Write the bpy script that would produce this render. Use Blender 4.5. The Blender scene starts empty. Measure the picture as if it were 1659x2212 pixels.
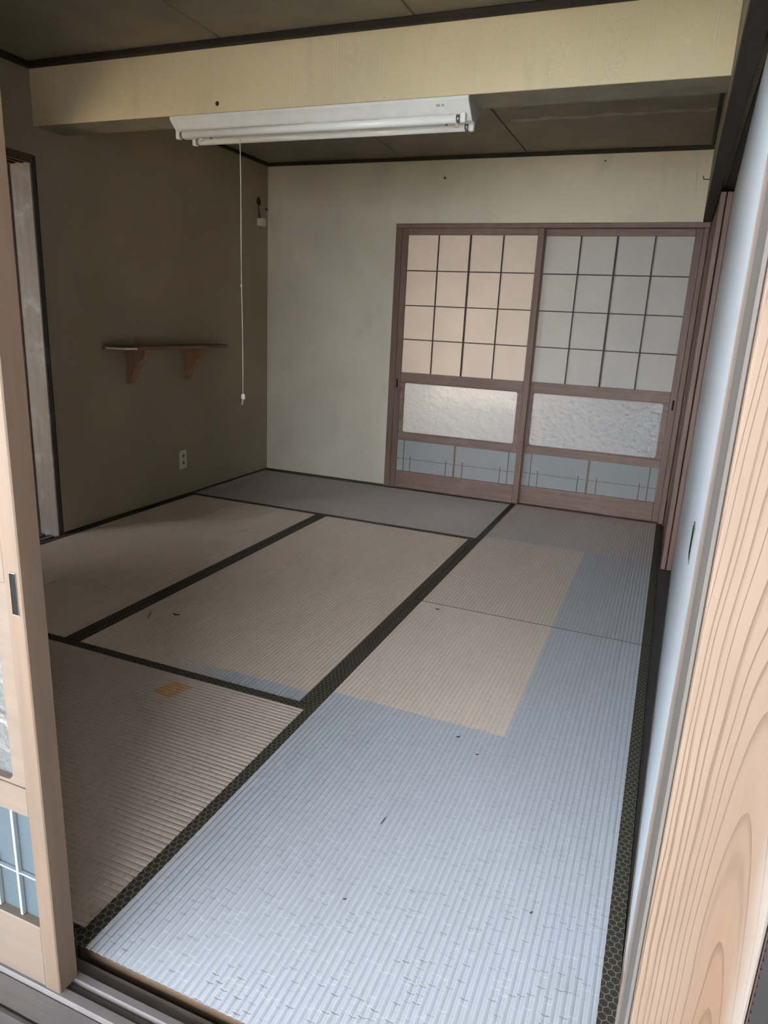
import bpy, bmesh, math, random
from mathutils import Vector, Matrix
random.seed(7)
sc = bpy.context.scene
COL = sc.collection

# ------------------------------------------------------------------ camera
CAMP = Vector((2.80806, -0.75761, 1.14498))
YAW, PITCH, ROLL, FPX = -0.37741, 0.26699, 0.04966, 1501.04
_f = Vector((math.sin(YAW)*math.cos(PITCH), math.cos(YAW)*math.cos(PITCH), -math.sin(PITCH)))
_r0 = Vector((math.cos(YAW), -math.sin(YAW), 0)); _u0 = _r0.cross(_f)
_r = _r0*math.cos(ROLL) + _u0*math.sin(ROLL); _u = -_r0*math.sin(ROLL) + _u0*math.cos(ROLL)
cam = bpy.data.cameras.new('camera'); camo = bpy.data.objects.new('camera', cam); COL.objects.link(camo)
camo.matrix_world = Matrix(((_r.x, _u.x, -_f.x, CAMP.x), (_r.y, _u.y, -_f.y, CAMP.y), (_r.z, _u.z, -_f.z, CAMP.z), (0, 0, 0, 1)))
cam.sensor_fit = 'VERTICAL'; cam.sensor_height = 36.0; cam.lens = FPX/2212*36.0; cam.clip_start = 0.02
sc.camera = camo

# ------------------------------------------------------------------ world, exposure
sc.view_settings.view_transform = 'Standard'; sc.view_settings.look = 'None'
sc.view_settings.gamma = 1.0; sc.view_settings.use_curve_mapping = False
sc.view_settings.exposure = 0.98
sc.cycles.max_bounces = 6; sc.cycles.diffuse_bounces = 4; sc.cycles.glossy_bounces = 3; sc.cycles.transmission_bounces = 5
sc.cycles.caustics_reflective = False; sc.cycles.caustics_refractive = False; sc.cycles.adaptive_threshold = 0.06
w = bpy.data.worlds.new('overcast_sky'); sc.world = w; w.use_nodes = True
wt = w.node_tree; bg = wt.nodes['Background']; bg.inputs[1].default_value = 1.5
_tc = wt.nodes.new('ShaderNodeTexCoord'); _sp = wt.nodes.new('ShaderNodeSeparateXYZ'); _rp = wt.nodes.new('ShaderNodeValToRGB')
wt.links.new(_tc.outputs['Generated'], _sp.inputs[0]); wt.links.new(_sp.outputs[2], _rp.inputs[0]); wt.links.new(_rp.outputs[0], bg.inputs[0])
_rp.color_ramp.elements[0].position = 0.0; _rp.color_ramp.elements[0].color = (1.0, 1.06, 1.12, 1)      # pale hazy horizon
_rp.color_ramp.elements[1].position = 0.8; _rp.color_ramp.elements[1].color = (0.42, 0.58, 0.80, 1)      # deeper zenith
_e = _rp.color_ramp.elements.new(0.3); _e.color = (0.80, 0.93, 1.06, 1)

sun = bpy.data.lights.new('sun', 'SUN'); sun.energy = 62.0; sun.angle = math.radians(0.6); sun.color = (1.0, 0.98, 0.95)   # unseen high sun behind the house, added to light the outside wall
suno = bpy.data.objects.new('sun', sun); COL.objects.link(suno); suno.rotation_euler = (math.radians(-40), 0, math.radians(0)); suno.location = (1.5, 8, 9)

def portal(name, loc, rot, sx, sy):
    l = bpy.data.lights.new(name, 'AREA'); l.shape = 'RECTANGLE'; l.size = sx; l.size_y = sy; l.cycles.is_portal = True
    o = bpy.data.objects.new(name, l); COL.objects.link(o); o.location = loc; o.rotation_euler = rot
portal('doorway_portal', (2.43, -0.12, 0.885), (math.radians(90), 0, 0), 0.86, 1.77)
portal('side_room_portal', (-1.55, -0.12, 0.89), (math.radians(90), 0, 0), 1.4, 1.78)

# ------------------------------------------------------------------ material helpers
class NT:
    def __init__(s, name):
        s.m = bpy.data.materials.new(name); s.m.use_nodes = True; s.t = s.m.node_tree; s.n = s.t.nodes; s.l = s.t.links
        s.p = s.n['Principled BSDF']; s.out = s.n['Material Output']
    def node(s, typ, **kw):
        n = s.n.new(typ)
        for k, v in kw.items(): setattr(n, k, v)
        return n
    def put(s, sock, v):
        if v is None: return
        if hasattr(v, 'is_linked'): s.l.new(v, sock)
        else: sock.default_value = v
    def math(s, op, a, b=None, c=None, clamp=False):
        n = s.node('ShaderNodeMath', operation=op, use_clamp=clamp)
        for i, v in enumerate((a, b, c)):
            if v is not None: s.put(n.inputs[i], v)
        return n.outputs[0]
    def vmath(s, op, a, b=None):
        n = s.node('ShaderNodeVectorMath', operation=op)
        s.put(n.inputs[0], a)
        if b is not None: s.put(n.inputs[1], b)
        return n.outputs[1] if op in ('LENGTH', 'DOT_PRODUCT') else n.outputs[0]
    def mix(s, fac, a, b, blend='MIX'):
        n = s.node('ShaderNodeMix', data_type='RGBA', blend_type=blend)
        s.put(n.inputs[0], fac)
        for i, v in ((6, a), (7, b)):
            if isinstance(v, tuple) and len(v) == 3: v = v + (1,)
            s.put(n.inputs[i], v)
        return n.outputs[2]
    def coord(s, which='Object'):
        if which == 'World': return s.node('ShaderNodeNewGeometry').outputs['Position']
        return s.node('ShaderNodeTexCoord').outputs[which]
    def scale(s, vec, sx, sy, sz):
        return s.vmath('MULTIPLY', vec, (sx, sy, sz))
    def noise(s, vec, scale, detail=3, rough=0.55, dist=0.0):
        n = s.node('ShaderNodeTexNoise'); s.put(n.inputs['Vector'], vec)
        n.inputs['Scale'].default_value = scale; n.inputs['Detail'].default_value = detail
        n.inputs['Roughness'].default_value = rough; n.inputs['Distortion'].default_value = dist
        return n.outputs[0]
    def ramp(s, v, a, b, smooth=True, lo=0.0, hi=1.0):
        n = s.node('ShaderNodeMapRange', interpolation_type='SMOOTHSTEP' if smooth else 'LINEAR')
        s.put(n.inputs[0], v); s.put(n.inputs[1], a); s.put(n.inputs[2], b); n.inputs[3].default_value = lo; n.inputs[4].default_value = hi
        return n.outputs[0]
    def sep(s, vec):
        n = s.node('ShaderNodeSeparateXYZ'); s.put(n.inputs[0], vec); return n.outputs
    def comb(s, x, y, z):
        n = s.node('ShaderNodeCombineXYZ')
        for i, v in enumerate((x, y, z)): s.put(n.inputs[i], v)
        return n.outputs[0]
    def bump(s, h, strength=0.3, dist=0.002, prev=None):
        n = s.node('ShaderNodeBump'); s.put(n.inputs['Height'], h)
        n.inputs['Strength'].default_value = strength; n.inputs['Distance'].default_value = dist
        if prev is not None: s.put(n.inputs['Normal'], prev)
        return n.outputs[0]
    def fin(s, col=None, rough=0.6, normal=None, metal=0.0, spec=0.5):
        if col is not None:
            if isinstance(col, tuple) and len(col) == 3: col = col + (1,)
            s.put(s.p.inputs['Base Color'], col)
        s.put(s.p.inputs['Roughness'], rough); s.p.inputs['Metallic'].default_value = metal
        s.p.inputs['Specular IOR Level'].default_value = spec
        if normal is not None: s.put(s.p.inputs['Normal'], normal)
        return s.m

def plain(name, col, rough=0.6, var=0.12, scale=12, metal=0.0, spec=0.4):
    t = NT(name); v = t.coord('Object'); n = t.noise(v, scale, 4)
    c = t.mix(t.ramp(n, 0.3, 0.7), tuple(x*(1-var) for x in col), tuple(min(1, x*(1+var)) for x in col))
    return t.fin(c, rough, t.bump(n, 0.08, 0.001), metal, spec)

def wood(name, col, axis='z', rough=0.55, contrast=0.35, scale=1.0, wear=0.0, wearcol=(0.4, 0.33, 0.28), spec=0.35):
    t = NT(name); v = t.coord('World')
    st = {'x': (2.2, 38, 38), 'y': (38, 2.2, 38), 'z': (38, 38, 2.2)}[axis]
    sv = t.scale(v, *[a*scale for a in st])
    n1 = t.noise(sv, 1.0, 5, 0.6, 0.6)
    sv2 = t.scale(v, *[a*scale*4.5 for a in st]); n2 = t.noise(sv2, 1.0, 3, 0.6)
    f = t.math('ADD', t.math('MULTIPLY', t.ramp(n1, 0.3, 0.7), 0.7), t.math('MULTIPLY', n2, 0.3))
    c = t.mix(f, tuple(x*(1-contrast) for x in col), tuple(min(1, x*(1+contrast*0.8)) for x in col))
    if wear > 0:
        wn = t.noise(v, 9, 5, 0.65); c = t.mix(t.ramp(wn, 0.48, 0.72, hi=wear), c, wearcol)
    return t.fin(c, rough, t.bump(f, 0.18, 0.0012), 0.0, spec)

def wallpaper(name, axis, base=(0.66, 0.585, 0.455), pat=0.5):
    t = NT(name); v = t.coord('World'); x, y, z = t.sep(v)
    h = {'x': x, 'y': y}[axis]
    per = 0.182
    u = t.math('FRACT', t.math('DIVIDE', t.math('ADD', h, 10.06), per))
    du1 = t.math('ABSOLUTE', t.math('SUBTRACT', u, 0.5)); du2 = t.math('ABSOLUTE', t.math('SUBTRACT', u, 0.56))
    line = t.math('MAXIMUM', t.ramp(du1, 0.008, 0.016, lo=1, hi=0), t.ramp(du2, 0.008, 0.016, lo=1, hi=0))
    band = t.math('ABSOLUTE', t.math('SUBTRACT', u, 0.03)); bmask = t.math('MAXIMUM', t.ramp(band, 0.12, 0.22, lo=1, hi=0), t.ramp(t.math('ABSOLUTE', t.math('SUBTRACT', u, 0.85)), 0.04, 0.12, lo=1, hi=0))
    leaf = t.ramp(t.noise(v, 42, 3, 0.5, 1.4), 0.5, 0.6)
    relief = t.math('ADD', t.math('MULTIPLY', line, 1.0), t.math('MULTIPLY', t.math('MULTIPLY', leaf, bmask), 0.8))
    weave = t.noise(t.scale(v, 500, 500, 240), 1.0, 0)
    big = t.noise(v, 1.7, 2, 0.6); grime = t.noise(t.scale(v, 1, 1, 0.35), 6.0, 3, 0.65)
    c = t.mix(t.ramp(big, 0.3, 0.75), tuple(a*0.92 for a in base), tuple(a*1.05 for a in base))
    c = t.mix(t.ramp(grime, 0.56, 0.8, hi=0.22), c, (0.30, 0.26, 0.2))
    c = t.mix(t.math('MULTIPLY', relief, 0.16*pat), c, (0.8, 0.74, 0.6))
    sp = t.noise(v, 60, 1); c = t.mix(t.ramp(sp, 0.79, 0.81, hi=0.35), c, (0.12, 0.09, 0.06))
    b = t.bump(t.math('ADD', t.math('MULTIPLY', relief, pat), t.math('MULTIPLY', weave, 0.25)), 0.5, 0.0016)
    return t.fin(c, 0.75, b, 0, 0.3)

def tatami(axis):
    t = NT('tatami_rush_' + axis); v = t.coord('World')
    wob = t.math('MULTIPLY', t.math('SUBTRACT', t.noise(v, 30, 2), 0.5), 0.012)
    x, y, z = t.sep(v); x = t.math('ADD', x, wob); y = t.math('ADD', y, wob)
    def rect(x0, x1, y0, y1, s=0.004, sl=None, sb=None, strn=1.0):
        sl = sl or s; sb = sb or s
        a = t.math('MULTIPLY', t.ramp(x, x0-sl, x0+sl), t.ramp(x, x1-s, x1+s, lo=1, hi=0))
        b = t.math('MULTIPLY', t.ramp(y, y0-sb, y0+sb), t.ramp(y, y1-s, y1+s, lo=1, hi=0))
        return t.math('MULTIPLY', t.math('MULTIPLY', a, b), strn)
    pale = (0.415, 0.442, 0.465); tan = (0.66, 0.54, 0.43); tan2 = (0.66, 0.53, 0.41); mid = (0.52, 0.45, 0.39)
    c = t.mix(rect(1.0, 2.507, 1.038, 2.98), pale, tan)
    c = t.mix(rect(1.0, 3.5, 3.0, 5, 0.14), c, mid)
    left = rect(-1, 1.921, 0.937, 2.86, 0.001)
    bleach = rect(1.47, 2.2, 0.5, 1.006, 0.005, sl=0.14)
    c = t.mix(left, c, t.mix(bleach, tan2, pale))
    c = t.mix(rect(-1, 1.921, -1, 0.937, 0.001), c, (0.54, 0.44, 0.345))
    # unfaded square on the front mat, lying slightly askew
    qx = t.math('ADD', x, t.math('MULTIPLY', t.math('SUBTRACT', y, 0.82), -0.32)); qy = t.math('ADD', y, t.math('MULTIPLY', t.math('SUBTRACT', x, 1.495), 0.12))
    sx_ = t.ramp(t.math('ABSOLUTE', t.math('SUBTRACT', qx, 1.495)), 0.037, 0.041, lo=1, hi=0); sy_ = t.ramp(t.math('ABSOLUTE', t.math('SUBTRACT', qy, 0.823)), 0.040, 0.044, lo=1, hi=0)
    c = t.mix(t.math('MULTIPLY', sx_, sy_), c, (0.56, 0.30, 0.11))
    c = t.mix(rect(-1, 1.921, 2.86, 5, 0.001), c, (0.40, 0.335, 0.295))  # back mat base darkened for the weaker sheen of its ribs
    # rush cells: fine streaks across each rib, darker nicks
    uv = t.coord('UV'); uu, vv, _z = t.sep(uv)
    iu = t.math('FLOOR', uu); fu = t.math('FRACT', uu)
    w1 = t.node('ShaderNodeTexWhiteNoise', noise_dimensions='1D'); t.put(w1.inputs['W'], iu)
    v2 = t.math('ADD', t.math('MULTIPLY', vv, 0.85), t.math('MULTIPLY', w1.outputs[0], 13.0))
    iv = t.math('FLOOR', v2); fv = t.math('FRACT', v2)
    w2 = t.node('ShaderNodeTexWhiteNoise', noise_dimensions='2D'); t.put(w2.inputs['Vector'], t.comb(iu, iv, 0.0))
    line = t.ramp(t.math('ABSOLUTE', t.math('SUBTRACT', fu, 0.5)), 0.36, 0.46)
    dash = t.math('MULTIPLY', t.ramp(t.math('ABSOLUTE', t.math('SUBTRACT', fv, 0.5)), 0.05, 0.12, lo=1, hi=0), t.ramp(w2.outputs[0], 0.66, 0.95))
    lite = t.math('MULTIPLY', t.ramp(t.math('ABSOLUTE', t.math('SUBTRACT', fv, 0.78)), 0.03, 0.10, lo=1, hi=0), t.ramp(w2.outputs[0], 0.18, 0.10))
    st = t.noise(t.scale(uv, 1.0, 6.0, 1), 1.0, 2, 0.5); cell = t.noise(t.scale(uv, 1.0, 0.9, 1), 1.0, 2, 0.6)
    c = t.mix(t.ramp(st, 0.3, 0.75, hi=0.16), c, t.mix(0.5, c, (0.25, 0.22, 0.18)))
    c = t.mix(t.math('MULTIPLY', line, 0.22), c, (0.88, 0.86, 0.82))
    c = t.mix(t.math('MULTIPLY', lite, 0.25), c, (0.90, 0.88, 0.84))
    c = t.mix(t.math('MULTIPLY', dash, 0.40), c, t.mix(0.65, c, (0.14, 0.12, 0.10)))
    big = t.noise(v, 4.5, 4, 0.6); c = t.mix(t.ramp(big, 0.45, 0.8, hi=0.22), c, t.mix(0.4, c, (0.28, 0.25, 0.22)))
    h = t.math('SUBTRACT', t.math('ADD', t.math('MULTIPLY', st, 0.4), t.math('MULTIPLY', cell, 0.7)), dash)
    return t.fin(c, 0.36 if axis == 'y' else 0.5, t.bump(h, 0.35, 0.0016), 0, 0.8 if axis == 'y' else 0.4)

def brocade(axis):
    """black cloth edging with an olive tortoiseshell (hexagon) weave"""
    t = NT('brocade_' + axis); v = t.coord('World'); x, y, z = t.sep(v)
    a, b = (x, y) if axis == 'y' else (y, x)
    s = 0.0155
    px = t.math('DIVIDE', t.math('ADD', a, 10.003), s); py = t.math('DIVIDE', t.math('ADD', b, 10.0), s)
    R3 = 1.7320508
    def cell(ox, oy):
        ax = t.math('SUBTRACT', t.math('FRACT', t.math('ADD', px, ox)), 0.5)
        ay = t.math('MULTIPLY', t.math('SUBTRACT', t.math('FRACT', t.math('ADD', t.math('DIVIDE', py, R3), oy)), 0.5), R3)
        ax = t.math('ABSOLUTE', ax); ay = t.math('ABSOLUTE', ay)
        return t.math('MAXIMUM', t.math('ADD', t.math('MULTIPLY', ax, 0.5), t.math('MULTIPLY', ay, 0.8660254)), ax)
    d = t.math('MINIMUM', cell(0, 0), cell(0.5, 0.5))
    edge = t.ramp(d, 0.405, 0.44); ring = t.math('MULTIPLY', t.ramp(d, 0.17, 0.2), t.ramp(d, 0.25, 0.29, lo=1, hi=0))
    th = t.noise(v, 900, 2)
    c = t.mix(t.math('MULTIPLY', ring, 0.25), (0.020, 0.017, 0.013), (0.16, 0.14, 0.09))
    c = t.mix(t.math('MULTIPLY', edge, t.ramp(th, 0.2, 0.6, lo=0.6)), c, (0.165, 0.145, 0.09))
    return t.fin(c, 0.75, t.bump(t.math('ADD', edge, th), 0.25, 0.0006), 0, 0.35)

def pillar_wood():
    """plain-sawn cedar: growth cones cut by the faces give cathedral grain"""
    t = NT('cedar_pillar_wood'); v = t.coord('World')
    wv = t.noise(t.scale(v, 5, 5, 1.6), 1.0, 3, 0.5)
    x, y, z = t.sep(v)
    dx = t.math('SUBTRACT', x, t.math('ADD', 2.938, t.math('MULTIPLY', t.math('SUBTRACT', wv, 0.5), 0.03)))
    lean = t.math('MULTIPLY', t.math('SUBTRACT', z, 0.28), 0.052)
    dy = t.math('ADD', t.math('ADD', y, 0.104), lean)
    r = t.math('SQRT', t.math('ADD', t.math('MULTIPLY', dx, dx), t.math('MULTIPLY', dy, dy)))
    r = t.math('ADD', r, t.math('MULTIPLY', wv, 0.006))
    rw = t.noise(t.comb(t.math('MULTIPLY', r, 70), 0.0, t.math('MULTIPLY', z, 0.4)), 1.0, 3)
    ring = t.math('FRACT', t.math('ADD', t.math('MULTIPLY', r, 185), t.math('MULTIPLY', rw, 3.2)))
    dark = t.math('MULTIPLY', t.ramp(ring, 0.70, 0.95), t.ramp(ring, 0.96, 1.0, lo=1, hi=0))
    fib = t.noise(t.scale(v, 260, 260, 5), 1.0, 3); soft = t.noise(t.scale(v, 14, 14, 3), 1.0, 4)
    c = t.mix(t.ramp(soft, 0.3, 0.7), (0.138, 0.094, 0.065), (0.158, 0.113, 0.081))
    core = t.ramp(r, 0.012, 0.034, lo=1, hi=0)
    c = t.mix(t.math('MULTIPLY', core, 0.65), c, (0.125, 0.066, 0.033))
    c = t.mix(t.math('MULTIPLY', dark, t.ramp(soft, 0.25, 0.75, lo=0.45, hi=0.92)), c, (0.072, 0.040, 0.023))
    c = t.mix(t.ramp(fib, 0.4, 0.75, hi=0.25), c, (0.16, 0.11, 0.08))
    grey = t.ramp(t.math('ADD', x, t.math('MULTIPLY', t.math('SUBTRACT', soft, 0.5), 0.03)), 2.945, 2.97)
    c = t.mix(t.math('MULTIPLY', grey, 0.55), c, (0.24, 0.225, 0.20))
    h = t.math('ADD', t.math('MULTIPLY', dark, 0.8), t.math('MULTIPLY', fib, 0.4))
    return t.fin(c, 0.6, t.bump(h, 0.35, 0.0012), 0, 0.3)

def paper_mat(name, col, trans=0.5, scale=35):
    t = NT(name); n = t.noise(t.coord('World'), scale, 4)
    c = t.mix(t.ramp(n, 0.3, 0.7), tuple(a*0.97 for a in col), tuple(min(1, a*1.02) for a in col))
    d = t.node('ShaderNodeBsdfDiffuse'); tr = t.node('ShaderNodeBsdfTranslucent'); m = t.node('ShaderNodeMixShader')
    t.l.new(c, d.inputs[0]); t.l.new(c, tr.inputs[0]); m.inputs[0].default_value = trans
    t.l.new(d.outputs[0], m.inputs[1]); t.l.new(tr.outputs[0], m.inputs[2]); t.l.new(m.outputs[0], t.out.inputs[0])
    return t.m

def figured_glass(name, tint, diffuse=0.5, rough=0.32, bumpscale=38, bump=0.6, glossy=0.1):
    """rolled pattern glass: part scattered, part blurred view through, a little surface gloss"""
    t = NT(name); v = t.coord('World')
    vo = t.node('ShaderNodeTexVoronoi'); vo.feature = 'SMOOTH_F1'; t.put(vo.inputs['Vector'], t.vmath('ADD', v, t.scale(t.comb(t.noise(v, 20, 2), t.noise(v, 23, 2), t.noise(v, 26, 2)), 0.03, 0.03, 0.03))); vo.inputs['Scale'].default_value = bumpscale
    h = t.math('ADD', vo.outputs[0], t.math('MULTIPLY', t.noise(v, bumpscale*1.7, 3), 0.7))
    nb = t.bump(h, bump, 0.012)
    tr = t.node('ShaderNodeBsdfTranslucent'); rf = t.node('ShaderNodeBsdfRefraction'); gl = t.node('ShaderNodeBsdfGlossy'); df = t.node('ShaderNodeBsdfDiffuse')
    for n in (tr, rf, df): n.inputs[0].default_value = tint + (1,)
    rf.inputs['Roughness'].default_value = rough; rf.inputs['IOR'].default_value = 1.06; gl.inputs['Roughness'].default_value = 0.25
    for n in (tr, rf, gl, df): t.l.new(nb, n.inputs['Normal'])
    m0 = t.node('ShaderNodeMixShader'); m0.inputs[0].default_value = 0.35; t.l.new(tr.outputs[0], m0.inputs[1]); t.l.new(df.outputs[0], m0.inputs[2])
    m1 = t.node('ShaderNodeMixShader'); m1.inputs[0].default_value = diffuse; t.l.new(rf.outputs[0], m1.inputs[1]); t.l.new(m0.outputs[0], m1.inputs[2])
    m2 = t.node('ShaderNodeMixShader'); m2.inputs[0].default_value = glossy; t.l.new(m1.outputs[0], m2.inputs[1]); t.l.new(gl.outputs[0], m2.inputs[2])
    t.l.new(m2.outputs[0], t.out.inputs[0]); return t.m

M = dict(
    paper_x=wallpaper('wallpaper_x', 'x'), paper_y_shaded=wallpaper('wallpaper_y_shaded', 'y', (0.31, 0.252, 0.165), 0.08), paper_beam=wallpaper('wallpaper_beam', 'x', (0.72, 0.605, 0.39), 1.0),  # left wall's shade is put into its darker wallpaper base
    ceil=plain('ceiling_board', (0.23, 0.20, 0.145), 0.8, 0.1, 5), dark=wood('dark_trim_wood', (0.030, 0.022, 0.016), 'x', 0.6), dark_y=wood('dark_trim_wood_y', (0.030, 0.022, 0.016), 'y', 0.6),
    brown_x=wood('brown_door_wood_x', (0.19, 0.118, 0.088), 'x', 0.5, 0.25, wear=0.4, wearcol=(0.27, 0.20, 0.165)), brown_z=wood('brown_door_wood_z', (0.175, 0.105, 0.078), 'z', 0.5, 0.25),
    bar_x=wood('backlit_bar_wood_x', (0.06, 0.038, 0.027), 'x', 0.6, 0.2), bar_z=wood('backlit_bar_wood_z', (0.06, 0.038, 0.027), 'z', 0.6, 0.2),  # backlit darkness of the bars put into their colour
    brown_y=wood('brown_wood_y', (0.16, 0.10, 0.07), 'y', 0.5, 0.25),
    pale_x=wood('faded_door_wood_x', (0.125, 0.092, 0.068), 'x', 0.6, 0.12, wear=0.6, wearcol=(0.105, 0.090, 0.078)), pale_z=wood('faded_door_wood_z', (0.112, 0.077, 0.053), 'z', 0.6, 0.16),
    grey_z=wood('weathered_grey_wood_z', (0.29, 0.235, 0.18), 'z', 0.7, 0.2, wear=0.6, wearcol=(0.36, 0.345, 0.32)), grey_x=wood('weathered_grey_wood_x', (0.12, 0.105, 0.095), 'x', 0.7, 0.15, wear=0.5, wearcol=(0.085, 0.077, 0.072)),
    black_y=wood('black_sill_wood', (0.045, 0.043, 0.042), 'y', 0.45, 0.3), shelf_y=wood('shelf_board_wood', (0.20, 0.12, 0.08), 'y', 0.6, 0.2), bracket=wood('bracket_wood', (0.34, 0.19, 0.11), 'z', 0.6, 0.25),
    tat_x=tatami('x'), tat_y=tatami('y'), her_x=brocade('x'), her_y=brocade('y'),
    pillar=pillar_wood(), shoji=paper_mat('shoji_paper', (0.84, 0.755, 0.675), 0.5, 5), shoji_grey=paper_mat('greyed_shoji_paper', (0.72, 0.685, 0.63), 0.42, 5),
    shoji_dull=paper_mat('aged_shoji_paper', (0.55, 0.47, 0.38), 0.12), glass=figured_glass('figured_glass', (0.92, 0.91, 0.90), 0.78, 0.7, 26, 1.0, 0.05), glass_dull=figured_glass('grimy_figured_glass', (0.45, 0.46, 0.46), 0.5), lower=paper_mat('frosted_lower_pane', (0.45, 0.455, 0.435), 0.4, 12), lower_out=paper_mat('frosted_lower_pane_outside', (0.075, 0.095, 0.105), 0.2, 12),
    lat_out=plain('pale_lattice', (0.20, 0.235, 0.255), 0.5, 0.05), white=plain('white_enamel', (0.80, 0.79, 0.75), 0.35, 0.04, 20, 0, 0.5), tube=plain('fluorescent_tube_glass', (0.86, 0.86, 0.82), 0.2, 0.02, 20, 0, 0.5),
    greyenamel=plain('grey_enamel', (0.30, 0.28, 0.25), 0.5, 0.06), chrome=plain('tarnished_steel', (0.30, 0.29, 0.27), 0.4, 0.1, 30, 0.9), black=plain('black_plastic', (0.006, 0.006, 0.007), 0.7, 0.1, 12, 0, 0.12), cream=plain('cream_plastic', (0.62, 0.57, 0.48), 0.45, 0.05),
    cord=plain('white_cord', (0.70, 0.64, 0.52), 0.8), fusuma=plain('white_door_sheet', (0.52, 0.565, 0.60), 0.35, 0.02, 4, 0, 0.5), gold=plain('pale_edge_strip', (0.24, 0.17, 0.11), 0.5),
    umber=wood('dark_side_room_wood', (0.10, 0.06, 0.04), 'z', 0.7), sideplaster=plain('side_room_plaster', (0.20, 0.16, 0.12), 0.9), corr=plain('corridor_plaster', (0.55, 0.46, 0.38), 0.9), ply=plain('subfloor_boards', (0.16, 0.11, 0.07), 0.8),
    soil=plain('yard_concrete', (0.44, 0.37, 0.28), 0.95, 0.12, 3), soffit=plain('eave_boards', (0.20, 0.15, 0.11), 0.8), ribbed=plain('dark_ribbed_sheet', (0.022, 0.019, 0.017), 0.6), leaf=plain('dry_leaf', (0.06, 0.04, 0.03), 0.8), straw=plain('straw_core', (0.13, 0.08, 0.045), 0.9),
    slate=plain('unlit_scrap', (0.85, 0.8, 0.72), 0.6))

# ------------------------------------------------------------------ mesh helpers (coordinates given in room metres)
def link(name, bm, mat, parent=None, smooth=False, origin=None):
    vs = [v.co for v in bm.verts]
    if origin is None:
        lo = Vector((min(v.x for v in vs), min(v.y for v in vs), min(v.z for v in vs))); hi = Vector((max(v.x for v in vs), max(v.y for v in vs), max(v.z for v in vs)))
        origin = Vector(((lo.x+hi.x)/2, (lo.y+hi.y)/2, lo.z))
    bmesh.ops.translate(bm, vec=-Vector(origin), verts=bm.verts)
    bmesh.ops.recalc_face_normals(bm, faces=bm.faces)
    me = bpy.data.meshes.new(name); bm.to_mesh(me); bm.free()
    if smooth:
        for p in me.polygons: p.use_smooth = True
    me.materials.append(mat); o = bpy.data.objects.new(name, me); COL.objects.link(o)
    o.location = Vector(origin)
    if parent is not None:
        o.parent = parent; wl = Vector(parent.get('_w', (0, 0, 0))); o.location = Vector(origin) - wl
    o['_w'] = tuple(origin)
    return o
def add_box(bm, lo, hi, bev=0.0, segs=1):
    r = bmesh.ops.create_cube(bm, size=1.0)['verts']
    for v in r: v.co = Vector([lo[i] + (v.co[i]+0.5)*(hi[i]-lo[i]) for i in range(3)])
    if bev > 0:
        es = set(e for v in r for e in v.link_edges)
        bmesh.ops.bevel(bm, geom=list(es), offset=min(bev, 0.45*min(hi[i]-lo[i] for i in range(3))), segments=segs, affect='EDGES', profile=0.5)
def box(name, lo, hi, mat, parent=None, bev=0.0015, segs=1):
    bm = bmesh.new(); add_box(bm, lo, hi, bev, segs); return link(name, bm, mat, parent)
def boxes(name, lst, mat, parent=None, bev=0.0):
    bm = bmesh.new()
    for lo, hi in lst: add_box(bm, lo, hi, bev)
    return link(name, bm, mat, parent)
def prism(name, pts, ax, a, b, mat, parent=None, bev=0.0, smooth=False):
    """polygon pts extruded along axis ax ('x','y','z') from a to b"""
    bm = bmesh.new()
    def P(p, t): return {'x': (t, p[0], p[1]), 'y': (p[0], t, p[1]), 'z': (p[0], p[1], t)}[ax]
    A = [bm.verts.new(P(p, a)) for p in pts]; B = [bm.verts.new(P(p, b)) for p in pts]
    bm.faces.new(A); bm.faces.new(B[::-1]); n = len(pts)
    for i in range(n): bm.faces.new((A[i], B[i], B[(i+1) % n], A[(i+1) % n]))
    if bev: bmesh.ops.bevel(bm, geom=bm.edges[:], offset=bev, segments=1, affect='EDGES')
    return link(name, bm, mat, parent, smooth)
def tube(name, pts, r, mat, parent=None, n=8, closed=True):
    bm = bmesh.new(); rings = []; pts = [Vector(p) for p in pts]
    rs = r if isinstance(r, (list, tuple)) else [r]*len(pts)
    for i, p in enumerate(pts):
        d = (pts[min(i+1, len(pts)-1)] - pts[max(i-1, 0)]).normalized()
        a = d.orthogonal().normalized() if i == 0 else (pa - d*pa.dot(d)).normalized(); pa = a; b = d.cross(a)
        rings.append([bm.verts.new(p + (a*math.cos(2*math.pi*k/n) + b*math.sin(2*math.pi*k/n))*rs[i]) for k in range(n)])
    for i in range(len(rings)-1):
        for k in range(n): bm.faces.new((rings[i][k], rings[i][(k+1) % n], rings[i+1][(k+1) % n], rings[i+1][k]))
    bm.faces.new(rings[0][::-1]); bm.faces.new(rings[-1])
    return link(name, bm, mat, parent, True)
def empty(name, loc):
    o = bpy.data.objects.new(name, None); COL.objects.link(o); o.location = loc; o.empty_display_size = 0.1; o['_w'] = tuple(loc); return o
def tag(o, label, cat, group=None):
    o['label'] = label; o['category'] = cat
    if group: o['group'] = group
    return o
def struct(o, label=None):
    o['kind'] = 'structure'
    if label: o['label'] = label
    return o

# ------------------------------------------------------------------ room dimensions
XR, YB, H = 2.842, 3.814, 2.166
HB, YBM, TB = 1.915, 1.83, 0.168
HS = 1.772            # door head height

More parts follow.
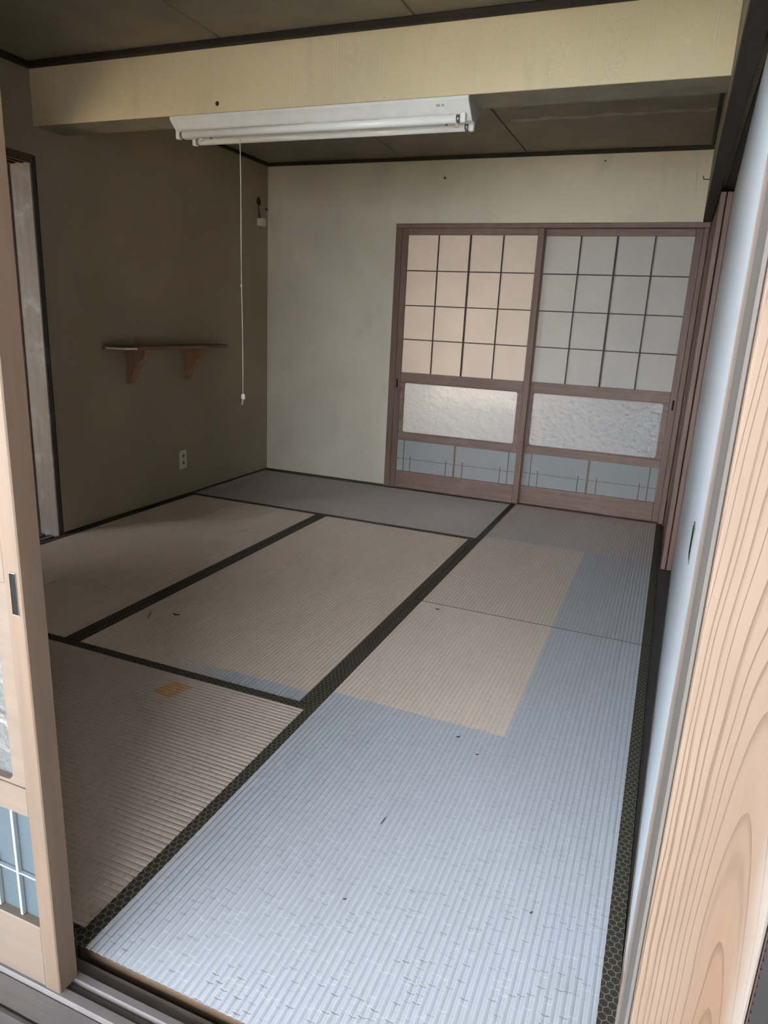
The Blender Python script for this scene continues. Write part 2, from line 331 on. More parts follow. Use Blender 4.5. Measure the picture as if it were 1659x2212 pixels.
# ------------------------------------------------------------------ setting: shell
fl = struct(box('floor', (-0.19, -0.004, -0.14), (3.02, 3.86, -0.058), M['ply'], bev=0))
struct(boxes('wall_back', [((-0.19, YB, -0.06), (0.985, YB+0.06, 2.2)), ((0.985, YB, HS), (3.02, YB+0.06, 2.2))], M['paper_x']))
struct(boxes('wall_left', [((-0.15, 1.825, -0.06), (0.0, YB, 2.2)), ((-0.15, 0.95, HS), (0.0, 1.825, 2.2)), ((-0.15, -0.1, -0.06), (0.0, 0.95, 2.2))], M['paper_y_shaded']))
struct(boxes('wall_right', [((XR, -0.0, 1.80), (XR+0.14, YB, 2.2)), ((2.99, 0.0, -0.06), (3.02, YB, 1.80))], M['paper_y_shaded']))
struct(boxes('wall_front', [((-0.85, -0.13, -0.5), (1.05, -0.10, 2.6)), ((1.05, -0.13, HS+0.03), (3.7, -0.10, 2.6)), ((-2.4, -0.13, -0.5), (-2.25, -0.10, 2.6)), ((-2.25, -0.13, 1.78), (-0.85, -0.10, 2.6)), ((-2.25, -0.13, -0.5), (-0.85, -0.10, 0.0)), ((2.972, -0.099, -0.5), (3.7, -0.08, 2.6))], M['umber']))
struct(box('ceiling_beam', (0.0, YBM, HB), (XR, YBM+TB, H), M['paper_beam'], bev=0.001), 'beige wallpapered beam crossing the room below the ceiling')
box('beam_soffit', (0.001, YBM+0.002, HB-0.0012), (XR-0.001, YBM+TB-0.001, HB-0.0002), plain('beam_soffit_dark', (0.26, 0.225, 0.16), 0.85, 0.15, 8), bpy.data.objects['ceiling_beam'], 0)  # thin underside sheet, darker than the beam face
# ceiling: flat boards with open joints under a dark backing
ce = struct(box('ceiling', (-2.4, -0.13, H+0.014), (3.7, 5.2, H+0.07), M['dark'], bev=0))
for a, b in ((0.0, 1.011), (1.019, 1.804), (1.812, 2.842)):
    for y0, y1 in ((0.0, YBM), (YBM+TB, YB)):
        box('ceiling_board', (a, y0, H), (b, y1, H+0.0145), M['ceil'], ce, 0.001)
# ragged paper edge hanging along a joint in the far ceiling
bm = bmesh.new(); xs = [1.86 + i*0.04 for i in range(25)]; prev = None
for i, x in enumerate(xs):
    yy = 3.12 + 0.008*math.sin(i*0.9) + 0.006*math.sin(i*2.3); wd = 0.016 + 0.008*math.sin(i*1.7)
    q = [bm.verts.new((x, yy-wd, H-0.001)), bm.verts.new((x, yy+wd, H-0.004)), bm.verts.new((x, yy+wd, H-0.0005))]
    if prev:
        for k in range(3): bm.faces.new((prev[k], q[k], q[(k+1) % 3], prev[(k+1) % 3]))
    prev = q
link('peeling_strip', bm, plain('peeling_ceiling_paper', (0.33, 0.29, 0.215), 0.85), ce)
# dark mouldings
struct(box('trim_1', (0.0, YBM-0.022, H-0.026), (XR, YBM-0.0005, H-0.0005), M['dark'], bev=0.003))
struct(box('trim_2', (0.0005, 0.0, H-0.026), (0.022, YBM-0.023, H-0.0005), M['dark_y'], bev=0.003))
struct(box('trim_3', (0.0005, YBM+TB+0.001, H-0.022), (0.018, YB-0.001, H-0.0005), M['dark_y'], bev=0.003))
struct(box('trim_4', (0.019, YB-0.018, H-0.022), (XR-0.001, YB-0.0005, H-0.0005), M['dark'], bev=0.003))
struct(box('trim_5', (XR-0.02, YBM+TB+0.001, H-0.014), (XR-0.001, YB-0.02, H-0.0005), M['dark_y'], bev=0.002))
struct(box('baseboard_left', (0.0003, 1.83, 0.002), (0.006, YB-0.001, 0.010), M['dark_y'], bev=0.001))
struct(box('baseboard_back', (0.007, YB-0.006, 0.002), (0.983, YB-0.0003, 0.009), M['dark'], bev=0.001))

# left opening: jamb, lintel, rails, dark side room
j = struct(box('trim_6', (-0.135, 1.80, -0.03), (-0.004, 1.8245, HS-0.0005), wood('jamb_wood', (0.135, 0.10, 0.068), 'z', 0.7, 0.2, wear=0.7, wearcol=(0.20, 0.188, 0.172)), bev=0.004), 'weathered grey wooden jamb of the left opening')
struct(box('trim_7', (-0.157, 1.785, -0.03), (-0.136, 1.8245, HS-0.0005), wood('lit_jamb_wood', (0.33, 0.26, 0.19), 'z', 0.7, 0.15), bev=0.004))  # outer jamb edge; side-room light put into its paler colour
struct(box('trim_8', (-0.003, 1.8255-0.012, 0.0), (0.004, 1.8245, HS+0.02), M['dark_y'], bev=0.001))
lt = struct(boxes('trim_9', [((-0.19, 0.951, HS-0.002), (0.003, 1.8125, HS+0.022)), ((-0.19, 0.951, HS-0.014), (-0.15, 1.784, HS-0.002)), ((-0.115, 0.951, HS-0.014), (-0.10, 1.799, HS-0.002)), ((-0.06, 0.951, HS-0.014), (-0.045, 1.799, HS-0.002)), ((-0.012, 0.951, HS-0.014), (0.003, 1.799, HS-0.002))], M['umber']))
struct(boxes('trim_10', [((-0.19, 0.951, -0.03), (-0.0005, 1.784, -0.012)), ((-0.15, 0.951, -0.0122), (-0.135, 1.784, -0.002)), ((-0.10, 0.951, -0.0122), (-0.085, 1.784, -0.002)), ((-0.04, 0.951, -0.0122), (-0.022, 1.784, -0.002))], wood('rail_wood', (0.20, 0.15, 0.11), 'y', 0.5)))
struct(box('floor_side_room', (-2.3, -0.10, -0.14), (-0.192, 2.7, -0.02), M['ply'], bev=0))
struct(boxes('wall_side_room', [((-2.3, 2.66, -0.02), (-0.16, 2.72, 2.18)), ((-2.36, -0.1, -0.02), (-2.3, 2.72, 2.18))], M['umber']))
tag(prism('timber_brace', [(-1.02, 1.30), (-0.96, 1.30), (-0.40, 2.12), (-0.46, 2.12)], 'y', 2.60, 2.64, M['grey_z']), 'pale slanting timber brace in the dark side room', 'timber')

# right side: lintel, black sill, sliding doors
struct(box('trim_11', (XR, 0.0, 1.772), (2.889, YB, 1.7995), M['dark_y'], bev=0.002))
struct(box('trim_12', (2.905, 0.0, 1.785), (2.989, YB, 1.7995), M['dark_y'], bev=0.001))
struct(boxes('trim_13', [((2.8795, 0.061, -0.055), (2.989, YB-0.03, -0.004))], M['black_y']))

# back opening: frame
struct(box('trim_14', (0.986, YB-0.010, 0.0), (1.030, YB+0.058, HS-0.0305), M['brown_z'], bev=0.003), 'brown left jamb of the back doors')
struct(boxes('trim_15', [((0.986, YB-0.012, HS-0.030), (2.886, YB+0.058, HS-0.0005)), ], M['brown_x'], bev=0.003), 'brown head rail over the back doors')
struct(box('trim_16', (2.855, YB-0.008, 0.0), (2.884, YB+0.058, HS-0.0305), M['brown_z'], bev=0.003), 'brown right jamb of the back doors')
struct(boxes('trim_17', [((0.986, YB-0.003, -0.055), (2.884, YB+0.06, -0.002))], M['brown_x']))

# ------------------------------------------------------------------ sliding lattice doors
def rounded(x0, x1, z0, z1, r, n=5):
    P = []
    for cx, cz, a0 in ((x1-r, z1-r, 0), (x0+r, z1-r, 90), (x0+r, z0+r, 180), (x1-r, z0+r, 270)):
        for k in range(n+1):
            a = math.radians(a0 + 90*k/n); P.append((cx + r*math.cos(a), cz + r*math.sin(a)))
    return P
def frame_ring(name, outer, inner, y0, y1, mat, parent):
    """flat surround with a round-cornered hole: outer rect, inner rounded polygon"""
    bm = bmesh.new(); x0, x1, z0, z1 = outer
    O = []
    for (x, z) in inner:      # matching points pushed out to the rectangle
        cx, cz = (x0+x1)/2, (z0+z1)/2
        kx = (x1-cx)/abs(x-cx) if abs(x-cx) > 1e-6 else 1e9; kz = (z1-cz)/abs(z-cz) if abs(z-cz) > 1e-6 else 1e9
        k = min(kx, kz); O.append((cx+(x-cx)*k, cz+(z-cz)*k))
    n = len(inner); rings = []
    for pts, y in ((O, y0), (inner, y0), (inner, y1), (O, y1)): rings.append([bm.verts.new((p[0], y, p[1])) for p in pts])
    for a in range(4):
        A, B = rings[a], rings[(a+1) % 4]
        for i in range(n): bm.faces.new((A[i], A[(i+1) % n], B[(i+1) % n], B[i]))
    return link(name, bm, mat, parent)
def sliding_door(name, label, x0, x1, y0, y1, sides, mats, hik, face, paper='shoji', glass='glass', glass_in=(0.032, 0.032), gap=0.002, head=1.742, lattice_mat=None):
    """x0..x1 width, y0..y1 thickness; face=+1/-1: which side (y0=-1) carries lattice and handle"""
    sl, sr = sides; wx, wz = mats['x'], mats['z']
    root = struct(empty(name, ((x0+x1)/2, (y0+y1)/2, gap)), label)
    yc = (y0+y1)/2; fy = y0 if face < 0 else y1
    for a, b in ((x0, x0+sl), (x1-sr, x1)): box('stile', (a, y0, gap), (b, y1, head), wz, root, 0.002)
    L, R = x0+sl, x1-sr; e = 0.0002
    for z0, z1 in ((gap, 0.125), (0.346, 0.398), (0.750, 0.815), (1.702, head)):
        box('rail', (L+e, y0+0.002, z0), (R-e, y1-0.002, z1), wx, root, 0.002)
    # paper grid, 4 by 4 panes with slender bars; middle upright heavier
    px = [L + (R-L)*k/4 for k in range(5)]; pz = [0.815 + (1.702-0.815)*k/4 for k in range(5)]
    bw = [0, 0.0035, 0.0055, 0.0035, 0]
    for i in range(4):
        for k in range(4):
            box('pane', (px[i]+0.0002, yc+0.002, pz[k]+0.0002), (px[i+1]-0.0002, yc+0.004, pz[k+1]-0.0002), M[paper], root, 0)
    bx_, bz_ = M['bar_x'], M['bar_z']
    for s in (-1, 1):     # bars on both faces of the paper
        ya, yb = ((y0+0.006, yc+0.0018) if s < 0 else (yc+0.0042, y1-0.006))
        for i in (1, 2, 3): box('muntin', (px[i]-bw[i], ya, 0.8152), (px[i]+bw[i], yb, 1.7018), bz_, root, 0.0008)
        for k in (1, 2, 3):
            for i in range(4):
                box('muntin', (px[i]+bw[i]+e, ya+0.001, pz[k]-0.003), (px[i+1]-bw[i+1]-e, yb-0.001, pz[k]+0.003), bx_, root, 0.0008)
    # figured glass in a round-cornered surround
    inner = rounded(L+glass_in[0], R-glass_in[1], 0.404, 0.744, 0.014)
    frame_ring('glass_surround', (L+e, R-e, 0.3982, 0.7498), inner, y0+0.006, y1-0.006, wx, root)
    g = prism('glass_pane', rounded(L+glass_in[0]+0.0003, R-glass_in[1]-0.0003, 0.4043, 0.7437, 0.014), 'y', yc-0.002, yc+0.002, M[glass], root)
    # bottom frosted pane with fence-like lattice
    Z0, Z1 = 0.1252, 0.3458
    box('lower_pane', (L+e, yc-0.002, Z0), (R-e, yc+0.002, Z1), mats['low'], root, 0)
    fa, fb = (y0+0.010, yc-0.0022) if face < 0 else (yc+0.0022, y1-0.010)
    lm = lattice_mat or wz; W = R-L; ZH = Z1-Z0; zc = Z0 + ZH*0.40
    for fx, hw in ((0.06, 0.0028), (0.5, 0.006), (0.94, 0.0028)):
        box('lattice_bar', (L+W*fx-hw, fa, Z0), (L+W*fx+hw, fb, Z1), lm, root, 0.0006)
    for fx in (0.12, 0.43, 0.57, 0.88):
        box('lattice_bar', (L+W*fx-0.0028, fa, Z0), (L+W*fx+0.0028, fb, Z0+ZH*0.50), lm, root, 0.0006)
    ks = [0, 0.06, 0.12, 0.43, 0.5, 0.57, 0.88, 0.94, 1]; hws = [0, 0.0028, 0.0028, 0.0028, 0.006, 0.0028, 0.0028, 0.0028, 0]
    for i in range(8):
        box('lattice_rail', (L+W*ks[i]+hws[i]+e, fa+0.001, zc-0.0016), (L+W*ks[i+1]-hws[i+1]-e, fb-0.001, zc+0.0016), lm, root, 0)
    # finger pull: flat black plate paints the shade of its recess
    for hx in hik:
        o = 0.0008*face; rr_ = (hx-0.0075, hx+0.0075, 0.705, 0.772)
        h = frame_ring('handle', rr_, [(hx+0.0062, 0.7705), (hx-0.0062, 0.7705), (hx-0.0062, 0.7065), (hx+0.0062, 0.7065)], min(fy, fy+o*1.4), max(fy, fy+o*1.4), M['chrome'], root)
        box('handle_recess_shade', (hx-0.0061, min(fy, fy+o*0.5), 0.7066), (hx+0.0061, max(fy, fy+o*0.5), 0.7704), M['black'], h, 0)
    return root
BR = dict(x=M['brown_x'], z=M['brown_z'], low=M['lower'])
sliding_door('door_1', 'left lattice sliding door in the back wall, lit warm through its paper', 1.0305, 1.962, YB-0.006, YB+0.022, (0.040, 0.040), BR, (1.048,), -1)
sliding_door('door_2', 'right lattice sliding door in the back wall beside the black sill', 1.925, 2.8545, YB+0.026, YB+0.054, (0.042, 0.040), BR, (2.836,), -1, 'shoji_grey', glass_in=(0.022, 0.032))
sliding_door('door_3', 'faded lattice sliding door standing half open in the foreground', 1.052, 1.987, -0.085, -0.045, (0.034, 0.034), dict(x=M['pale_x'], z=M['pale_z'], low=M['lower_out']), (1.972,), -1, 'shoji_dull', 'glass_dull', gap=0.0005, lattice_mat=M['lat_out'])

# stacked and drawn sliding doors along the right wall
def panel_door(name, label, x0, x1, y0, y1):
    root = struct(empty(name, ((x0+x1)/2, (y0+y1)/2, -0.003)), label)
    for a, b in ((y0, y0+0.03), (y1-0.03, y1)): box('stile', (x0, a, -0.003), (x1, b, 1.771), M['brown_z'], root, 0.003)
    for z0, z1 in ((-0.003, 0.04), (1.74, 1.771)): box('rail', (x0+0.002, y0+0.0302, z0), (x1-0.002, y1-0.0302, z1), M['brown_y'], root, 0.001)
    box('panel', (x0+0.004, y0+0.0302, 0.0402), (x1-0.004, y1-0.0302, 1.7398), M['brown_z'], root, 0)
    return root
panel_door('door_4', 'brown sliding door at the right end of the back wall, nearer the room', 2.890, 2.914, 2.885, 3.785)
panel_door('door_5', 'brown sliding door stacked behind the other on the right', 2.918, 2.942, 2.885, 3.785)
wd = struct(empty('door_6', (2.9235, 1.5625, -0.0035)), 'white flush sliding door along the right wall')
SX = 2.9110
box('door_sheet', (SX, 0.25, -0.003), (SX+0.024, 2.875, 1.783), M['fusuma'], wd)
box('edge_strip', (SX-0.002, 2.8755, -0.003), (SX+0.026, 2.8805, 1.783), M['gold'], wd, 0.001)
box('bottom_strip', (SX-0.0025, 0.25, -0.003), (SX-0.0002, 2.875, 0.003), M['gold'], wd, 0.0008)
hd = box('handle', (SX-0.0022, 0.600, 0.735), (SX-0.0002, 0.672, 0.802), M['chrome'], wd, 0.0008)
box('handle_recess_shade', (SX-0.0030, 0.606, 0.741), (SX-0.0023, 0.666, 0.796), M['black'], hd, 0.0002)  # black plate, recess shade put into its colour
wd.rotation_euler = (0, 0, -math.radians(1.4))

# ------------------------------------------------------------------ front: pillar, sill, yard; added light blockers and reflector wall
struct(box('trim_18', (2.866, -0.100, -0.5), (2.971, -0.0055, 2.16), M['pillar'], bev=0.003, segs=2), 'broad cedar pillar with cathedral grain at the front right')
struct(box('trim_22', (2.8615, -0.094, -0.5), (2.8657, -0.0055, 1.80), wood('grey_edge_wood', (0.095, 0.085, 0.076), 'z', 0.8, 0.15), bev=0.001))
struct(box('trim_19', (2.8655, -0.005, 0.0045), (2.896, 0.098, 1.771), wood('grey_post_wood', (0.17, 0.15, 0.13), 'z', 0.8, 0.2), bev=0.003))
struct(box('trim_23', (2.8650, 0.0982, 0.0045), (2.892, 0.107, 1.771), M['brown_z'], bev=0.001))
struct(boxes('trim_20', [((1.0, -0.034, -0.06), (2.866, -0.0055, -0.016)), ((1.0, -0.050, -0.06), (2.866, -0.034, -0.003)), ((1.0, -0.067, -0.06), (2.866, -0.050, -0.013)), ((1.0, -0.086, -0.06), (2.866, -0.067, -0.003)), ((1.0, -0.1295, -0.06), (2.866, -0.086, -0.013))], M['grey_x'], bev=0.002), 'weathered grooved door sill')
struct(box('trim_21', (-0.8, -0.26, -0.20), (2.95, -0.1305, -0.008), wood('outer_step_wood', (0.105, 0.096, 0.09), 'x', 0.75, 0.15, wear=0.5, wearcol=(0.07, 0.065, 0.06)), bev=0.012, segs=3), 'weathered outer step board')
rib = []
bm = bmesh.new(); n = 90; pit = 0.011
prof = []
for i in range(n*4+1):
    z = -0.05 + i*pit/4; prof.append((-0.1004 - 0.0035*(1-math.cos(i*math.pi/2)) , z))
A = [bm.verts.new((2.9725, p[0], p[1])) for p in prof]; B = [bm.verts.new((3.5, p[0], p[1])) for p in prof]
for i in range(len(prof)-1): bm.faces.new((A[i], B[i], B[i+1], A[i+1]))
a2 = [bm.verts.new((x, -0.1002, z)) for x, z in ((2.9725, -0.05), (3.5, -0.05), (3.5, prof[-1][1]), (2.9725, prof[-1][1]))]; bm.faces.new(a2)
rb = link('ribbed_sheet', bm, M['ribbed']); tag(rb, 'dark horizontally ribbed sheet right of the cedar pillar', 'cladding')
struct(box('ground', (-14, -26, -0.56), (16, -0.14, -0.5), M['soil'], bev=0))
struct(box('wall_light_block', (3.30, -1.2, -0.5), (3.42, -0.132, 2.0), M['umber'], bev=0))  # unseen wall added to keep sky light off the left side
struct(box('wall_reflector', (-14.0, -7.4, -0.5), (6.6, -7.2, 4.4), plain('reflector_render', (0.67, 0.745, 0.89), 0.9, 0.05, 3), bev=0))  # unseen wall added to bounce sunlight deep into the room
struct(box('low_light_block', (-14.0, -6.7, -0.5), (7.5, -6.2, 0.35), plain('light_block_green', (0.05, 0.08, 0.035), 0.9, 0.3, 20), bev=0.05))  # unseen low block added to mask the bright wall's foot
struct(box('eave_light_block', (-4, -1.9, 2.36), (3.3, -0.13, 2.42), M['soffit'], bev=0))  # unseen roof, its depth set to cut overhead sky light

# corridor behind the back doors, with its window opening
struct(box('floor_corridor', (0.2, YB+0.061, -0.14), (3.4, 4.67, -0.02), M['ply'], bev=0))
struct(boxes('wall_corridor', [((0.1, YB+0.061, -0.02), (0.2, 4.67, 2.18)), ((3.4, YB+0.061, -0.02), (3.5, 4.67, 2.18)), ((0.2, 4.60, -0.02), (1.05, 4.66, 2.18)), ((1.85, 4.60, -0.02), (3.4, 4.66, 2.18)), ((1.05, 4.60, -0.02), (1.85, 4.66, 0.55)), ((1.05, 4.60, 1.55), (1.85, 4.66, 2.18)), ((3.021, YB+0.0, -0.02), (3.4, YB+0.06, 2.18))], M['corr']))
struct(box('window_1', (1.02, 4.6605, 0.52), (1.88, 4.6665, 1.58), paper_mat('frosted_window_pane', (0.80, 0.77, 0.72), 0.42, 10), bev=0))
struct(box('ground_rear', (-4, 4.68, -0.56), (8, 16, -0.5), M['soil'], bev=0))

# ------------------------------------------------------------------ tatami mats
def mat(label, x0, x1, y0, y1, axis, dz=0.0):
    root = tag(empty('tatami_mat', ((x0+x1)/2, (y0+y1)/2, -0.056)), label, 'mat', 'tatami mats of the room')
    hw = 0.032; A, B = (x0, x1) if axis == 'y' else (y0, y1); C, D = (y0, y1) if axis == 'y' else (x0, x1)
    a, b = A+0.010, B-0.010; n = int(round((b-a)/0.0150)); seg = 6
    bm = bmesh.new(); prof = []
    for i in range(n*seg+1):
        ph = (i % seg)/seg; prof.append((a+(b-a)*i/(n*seg), dz - 0.0017*(1-math.sin(math.pi*ph)**0.6)))
    P = (lambda u, t, z: (u, t, z)) if axis == 'y' else (lambda u, t, z: (t, u, z))
    nt = 6; rows = []; uvl = bm.loops.layers.uv.new('UVMap'); uvs = {}
    for k in range(nt+1):
        t = C+(D-C)*k/nt; row = []
        for i, (u, z) in enumerate(prof):
            q = bm.verts.new(P(u, t, z)); uvs[q] = (i/seg+1000*dz*7, t/0.015); row.append(q)
        rows.append(row)
    for k in range(nt):
        for i in range(len(prof)-1):
            f = bm.faces.new((rows[k][i], rows[k][i+1], rows[k+1][i+1], rows[k+1][i]))
            for l in f.loops: l[uvl].uv = uvs[l.vert]
    edge = [[r[0] for r in rows], [r[-1] for r in rows]]; ends = [rows[0], rows[-1]]
    for row in edge:      # short turned-down rim of the woven cover
        lowv = [bm.verts.new((q.co.x, q.co.y, -0.0045)) for q in row]
        for q, p in zip(lowv, row): uvs[q] = uvs[p]
        for i in range(len(row)-1):
            f = bm.faces.new((row[i], row[i+1], lowv[i+1], lowv[i]))
            for l in f.loops: l[uvl].uv = uvs[l.vert]
    link('woven_mat', bm, M['tat_'+axis], root)
    cl, ch = P(a+0.0002, C+0.006, -0.0555), P(b-0.0002, D-0.006, -0.0025)
    box('straw_core', cl, ch, M['straw'], root, 0)
    for s in (0, 1):
        # folded cloth edging: top face and outer side
        e0, e1 = (A, A+hw) if s == 0 else (B-hw, B); o0, o1 = (A, A+0.0095) if s == 0 else (B-0.0095, B)
        pr = [(e0, dz+0.0022), (e1, dz+0.0022), (e1, dz+0.0002), (o1, dz+0.0002), (o1, -0.0555), (o0, -0.0555)] if s == 0 else [(e0, dz+0.0022), (e1, dz+0.0022), (o1, -0.0555), (o0, -0.0555), (o0, dz+0.0002), (e0, dz+0.0002)]
        if axis == 'y': prism('brocade_edging', pr, 'y', C, D, M['her_y'], root)
        else: prism('brocade_edging', pr, 'x', C, D, M['her_x'], root)
    return root
mat('brown tatami mat along the back wall, darkened for its dull sheen', 0.0065, 1.9185, 2.862, 3.807, 'x', -0.001)
mat('tatami mat beside the left wall under the shelf, crossed by a light band', 0.0065, 0.9655, 0.939, 2.859, 'y')
mat('tan tatami mat in the middle of the room with a pale front strip', 0.9685, 1.9195, 0.939, 2.859, 'y', -0.0005)
mat('shaded brown tatami mat behind the half open front door', 0.003, 1.9195, 0.004, 0.936, 'x')
mat('tatami mat at the far right in front of the lattice doors', 1.9225, 2.878, 1.8945, 3.807, 'y', -0.001)
mat('bleached tatami mat just inside the doorway with a tan rectangle', 1.9225, 2.878, 0.004, 1.8865, 'y', 0.0005)

# ------------------------------------------------------------------ fluorescent lamp under the beam
lx0, lx1 = 0.752, 2.018
lamp = tag(empty('fluorescent_lamp', ((lx0+lx1)/2, 1.914, 1.82)), 'long white twin-tube fluorescent lamp fixed under the beam', 'lamp')
pr = [(1.832, 1.9135), (1.832, 1.902), (1.838, 1.897), (1.894, 1.850), (1.934, 1.850), (1.990, 1.897), (1.996, 1.902), (1.996, 1.9135)]
prism('housing', pr, 'x', lx0, lx1, M['white'], lamp)
prism('end_cap', [(1.833, 1.9133), (1.833, 1.902), (1.894, 1.851), (1.934, 1.851), (1.995, 1.902), (1.995, 1.9133)], 'x', lx1+0.0002, lx1+0.003, M['greyenamel'], lamp)
prism('end_cap', [(1.833, 1.9133), (1.833, 1.902), (1.894, 1.851), (1.934, 1.851), (1.995, 1.902), (1.995, 1.9133)], 'x', lx0-0.003, lx0-0.0002, M['white'], lamp)
for yt, zs in ((1.859, 1), (1.969, -1)):
    tb = tube('tube', [(lx0+0.045, yt, 1.849), (lx1-0.045, yt, 1.849)], 0.0148, M['tube'], lamp, 16)
    for xe, s in ((lx0+0.045, -1), (lx1-0.045, 1)):
        tube('tube_cap', [(xe+s*0.0005, yt, 1.849), (xe+s*0.012, yt, 1.849)], 0.0135, M['chrome'], tb, 16)
        bm = bmesh.new(); xa, xb = sorted((xe+s*0.0128, xe+s*0.034))
        yi = 1.885 if yt < 1.9 else 1.943
        add_box(bm, (xa, yt-0.011, 1.833), (xb, yt+0.011, 1.868), 0.005, 2)
        link('lamp_holder', bm, M['white'], lamp)
        # starter beside the holder
        sx = xe - s*0.03
tube('starter', [(lx1-0.062, 1.914, 1.8498), (lx1-0.062, 1.914, 1.836)], [0.0085, 0.0075], M['white'], lamp, 12)
tube('starter', [(lx0+0.09, 1.914, 1.8498), (lx0+0.09, 1.914, 1.836)], [0.0085, 0.0075], M['white'], lamp, 12)
tube('fixing_screw', [(lx1-0.10, 1.914, 1.8498), (lx1-0.10, 1.914, 1.843)], 0.0045, M['chrome'], lamp, 8)
tube('fixing_screw', [(lx0+0.14, 1.914, 1.8498), (lx0+0.14, 1.914, 1.843)], 0.0045, M['chrome'], lamp, 8)
# rating label printed on the housing slope: two faint grey marks
for k, (xa, xb) in enumerate(((1.898, 1.913), (1.918, 1.928))):
    bm = bmesh.new(); q = [bm.verts.new(p) for p in ((xa, 1.8478, 1.8880), (xb, 1.8478, 1.8880), (xb, 1.8408, 1.8938), (xa, 1.8408, 1.8938))]; bm.faces.new(q)
    q2 = [bm.verts.new((v.co.x, v.co.y-0.0003, v.co.z-0.0004)) for v in q]; bm.faces.new(q2[::-1])
    for i in range(4): bm.faces.new((q[i], q[(i+1) % 4], q2[(i+1) % 4], q2[i]))
    link('label_mark', bm, plain('grey_print', (0.42, 0.42, 0.41), 0.6), lamp)
# pull cord
cx, cy = 1.036, 1.916
pc = tag(empty('pull_cord', (cx, cy, 0.78)), 'long white pull cord hanging from the fluorescent lamp', 'cord')
tube('string', [(cx-0.003+0.003*math.sin(i*0.5)*0.4+0.008*i/20, cy, 1.846-(1.846-0.802)*i/20) for i in range(21)], 0.0018, M['cord'], pc, 6)
tube('knot', [(cx-0.001, cy, 1.272), (cx-0.001, cy, 1.268), (cx-0.001, cy, 1.262), (cx-0.001, cy, 1.258)], [0.0015, 0.0045, 0.0045, 0.0015], M['cord'], pc, 8)
tube('pull_knob', [(cx+0.005, cy, 0.804), (cx+0.005, cy, 0.798), (cx+0.0055, cy, 0.786), (cx+0.0055, cy, 0.778)], [0.003, 0.0085, 0.010, 0.006], M['tube'], pc, 12)
tube('tassel', [(cx+0.004, cy, 0.777), (cx+0.001, cy, 0.765), (cx-0.001, cy, 0.752)], [0.004, 0.005, 0.003], plain('clear_plastic', (0.45, 0.38, 0.30), 0.4), pc, 8)

# ------------------------------------------------------------------ shelf on the left wall
sh = tag(empty('wall_shelf', (0.0, 2.70, 0.74)), 'small wooden shelf on two scrolled brackets on the left wall', 'shelf')
prism('shelf_board', [(0.0015, 2.165), (0.075, 2.165), (0.135, 2.19), (0.150, 2.26), (0.150, 2.98), (0.135, 3.10), (0.08, 3.19), (0.0015, 3.215)], 'z', 0.936, 0.952, M['shelf_y'], sh, 0.002)
prism('pale_edge', [(0.030, 2.1645), (0.0752, 2.1645), (0.1355, 2.1893), (0.1512, 2.262), (0.1522, 2.262), (0.1365, 2.1883), (0.0755, 2.1633), (0.030, 2.1633)], 'z', 0.9375, 0.9460, M['slate'], sh)
bp = [(0.0015, 0.745), (0.018, 0.742), (0.030, 0.752), (0.040, 0.775), (0.050, 0.800), (0.060, 0.822), (0.078, 0.832), (0.088, 0.846), (0.092, 0.866), (0.112, 0.876), (0.128, 0.890), (0.136, 0.910), (0.138, 0.9342), (0.0015, 0.9342)]
for yb_ in (2.335, 2.835): prism('bracket', bp, 'y', yb_, yb_+0.038, M['bracket'], sh, 0.002)

# ------------------------------------------------------------------ wall fittings
ou = tag(empty('wall_outlet', (0.0, 2.80, 0.178)), 'cream double power outlet low on the left wall', 'outlet')
box('cover_plate', (0.0005, 2.764, 0.180), (0.008, 2.834, 0.300), M['cream'], ou, 0.003, 2)
for zc in (0.262, 0.218):
    r_ = prism('socket', rounded(2.783, 2.815, zc-0.014, zc+0.014, 0.008), 'x', 0.0081, 0.0095, M['cream'], ou)
    for yy in (2.793, 2.805): box('slot', (0.0096, yy-0.0032, zc-0.009), (0.0102, yy+0.0032, zc+0.009), M['black'], r_, 0)
jb = tag(empty('junction_box', (0.0, 3.70, 1.742)), 'small cream junction box with a dark looped cable near the corner', 'socket box')
box('box_body', (0.0005, 3.672, 1.744), (0.034, 3.722, 1.792), M['cream'], jb, 0.003, 2)
box('box_lid', (0.0345, 3.670, 1.742), (0.040, 3.724, 1.794), M['cream'], jb, 0.002)
tube('cable', [(0.015, 3.690, 1.7925), (0.012, 3.688, 1.82), (0.009, 3.684, 1.85), (0.008, 3.680, 1.872)], [0.010, 0.007, 0.0045, 0.004], plain('grey_cable', (0.06, 0.055, 0.05), 0.6), jb, 8)
tube('cable_loop', [(0.010, 3.680 + 0.018*math.sin(t_*0.55)*(1 if t_ < 12 else 0.6), 1.875 + 0.020*(1-math.cos(t_*0.55)) + 0.0006*t_) for t_ in range(24)], 0.0036, M['black'], jb, 6)
hk = tag(tube('wall_hook', [(XR-0.001, 3.60, 1.955), (XR-0.02, 3.60, 1.955), (XR-0.030, 3.60, 1.956), (XR-0.034, 3.60, 1.963), (XR-0.033, 3.60, 1.972)], 0.0022, M['black'], None, 6), 'small black hook at the right end of the back wall', 'hook')
tag(tube('wall_nail', [(0.012, 3.80, 1.862), (0.014, 3.775, 1.862), (0.020, 3.76, 1.862)], [0.003, 0.003, 0.006], M['black'], None, 6), 'dark nail in the back left corner beside the junction box', 'nail')
tag(tube('screw_anchor', [(0.985, 1.8295, 1.947), (0.985, 1.826, 1.947)], [0.009, 0.006], plain('brown_hole', (0.05, 0.03, 0.02), 0.8), None, 10), 'dark screw hole plug in the beam above the lamp', 'screw')
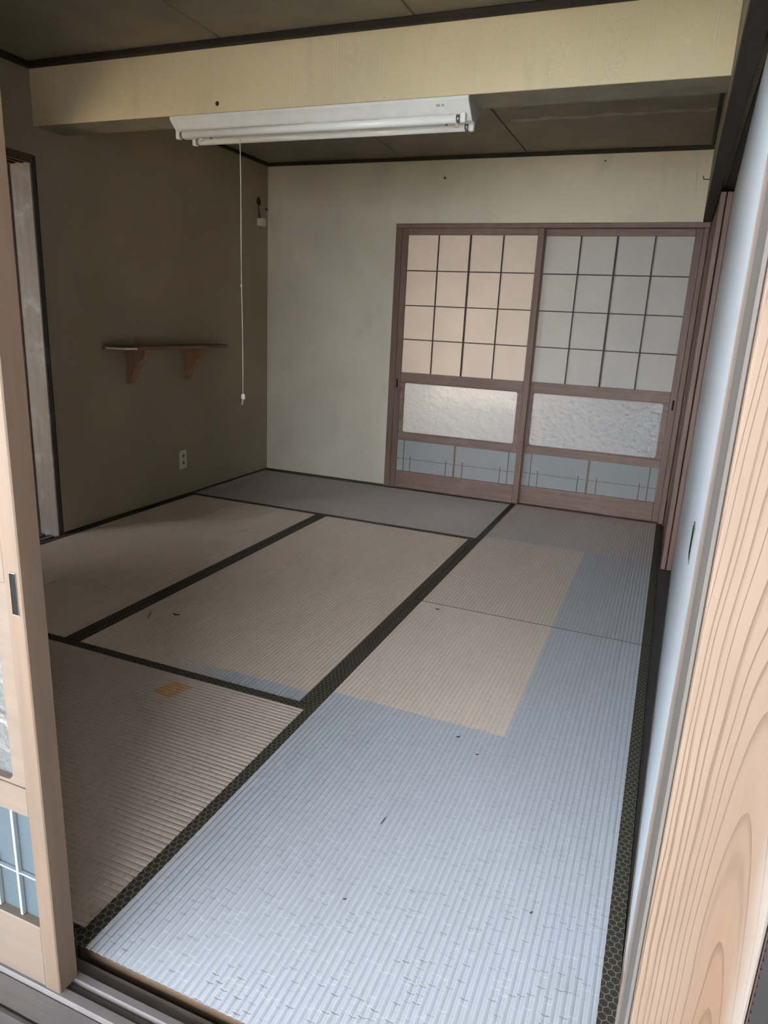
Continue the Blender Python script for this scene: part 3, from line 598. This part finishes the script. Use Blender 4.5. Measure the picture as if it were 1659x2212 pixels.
for lab, x, z in (('tiny black nail in the back wall above the left lattice door', 1.30, 2.04), ('tiny black nail in the back wall above the right lattice door', 2.27, 2.105)):
    tag(tube('nail', [(x, YB-0.0003, z), (x, YB-0.012, z)], [0.003, 0.004], M['black'], None, 6), lab, 'nail')

# ------------------------------------------------------------------ scraps on the mats
def scrap(label, x, y, s, ang, curl=0.4, long=2.2):
    bm = bmesh.new(); n = 7; ra = []
    for i in range(n):
        t_ = i/(n-1)-0.5; a = ang + curl*t_*2; wv_ = s*0.42*(1-(2*t_)**2)+0.0004
        px_, py_ = x + math.cos(ang)*s*long*t_ - math.sin(ang)*s*curl*(t_*t_)*2, y + math.sin(ang)*s*long*t_ + math.cos(ang)*s*curl*(t_*t_)*2
        z_ = 0.0028 + s*0.25*abs(t_)*abs(t_)*4
        ra.append([bm.verts.new((px_ - math.sin(a)*wv_*q, py_ + math.cos(a)*wv_*q, z_ + dz)) for q, dz in ((-1, 0), (1, 0.0006), (0, s*0.35))])
    for i in range(n-1):
        for k in range(3): bm.faces.new((ra[i][k], ra[i+1][k], ra[i+1][(k+1) % 3], ra[i][(k+1) % 3]))
    bm.faces.new(ra[0]); bm.faces.new(ra[-1][::-1])
    return tag(link('leaf_scrap', bm, M['leaf']), label, 'scrap', 'dry scraps on the mats')
for a in (('curved dry stalk on the tan middle mat near the left border', 1.063, 1.230, 0.0045, 2.05, 1.6, 20.0), ('ragged dry leaf scrap on the middle mat right of the curved stalk', 1.152, 1.276, 0.011, 0.2, 0.1, 2.4),
          ('dark dry scrap on the right mat just before the joint', 2.045, 1.826, 0.009, 0.1, 0.1, 2.0), ('dry scrap on the bleached mat below the tan rectangle', 2.387, 0.971, 0.007, 0.6, 0.2, 2.0),
          ('tiny dry scrap on the bleached mat nearer than the tan rectangle', 2.458, 0.913, 0.005, 0.1, 0.2, 2.0), ('dry stalk bit in the middle of the bleached mat', 2.325, 0.555, 0.0024, 1.5, 0.1, 13.0),
          ('shrivelled dark scrap at the right of the bleached mat', 2.699, 0.437, 0.004, 0.9, 0.3, 2.2), ('shrivelled dark scrap at the left front of the bleached mat', 2.342, 0.307, 0.004, 0.5, 0.3, 2.2)):
    scrap(a[0], *a[1:])
for o in bpy.data.objects:
    if '_w' in o: del o['_w']
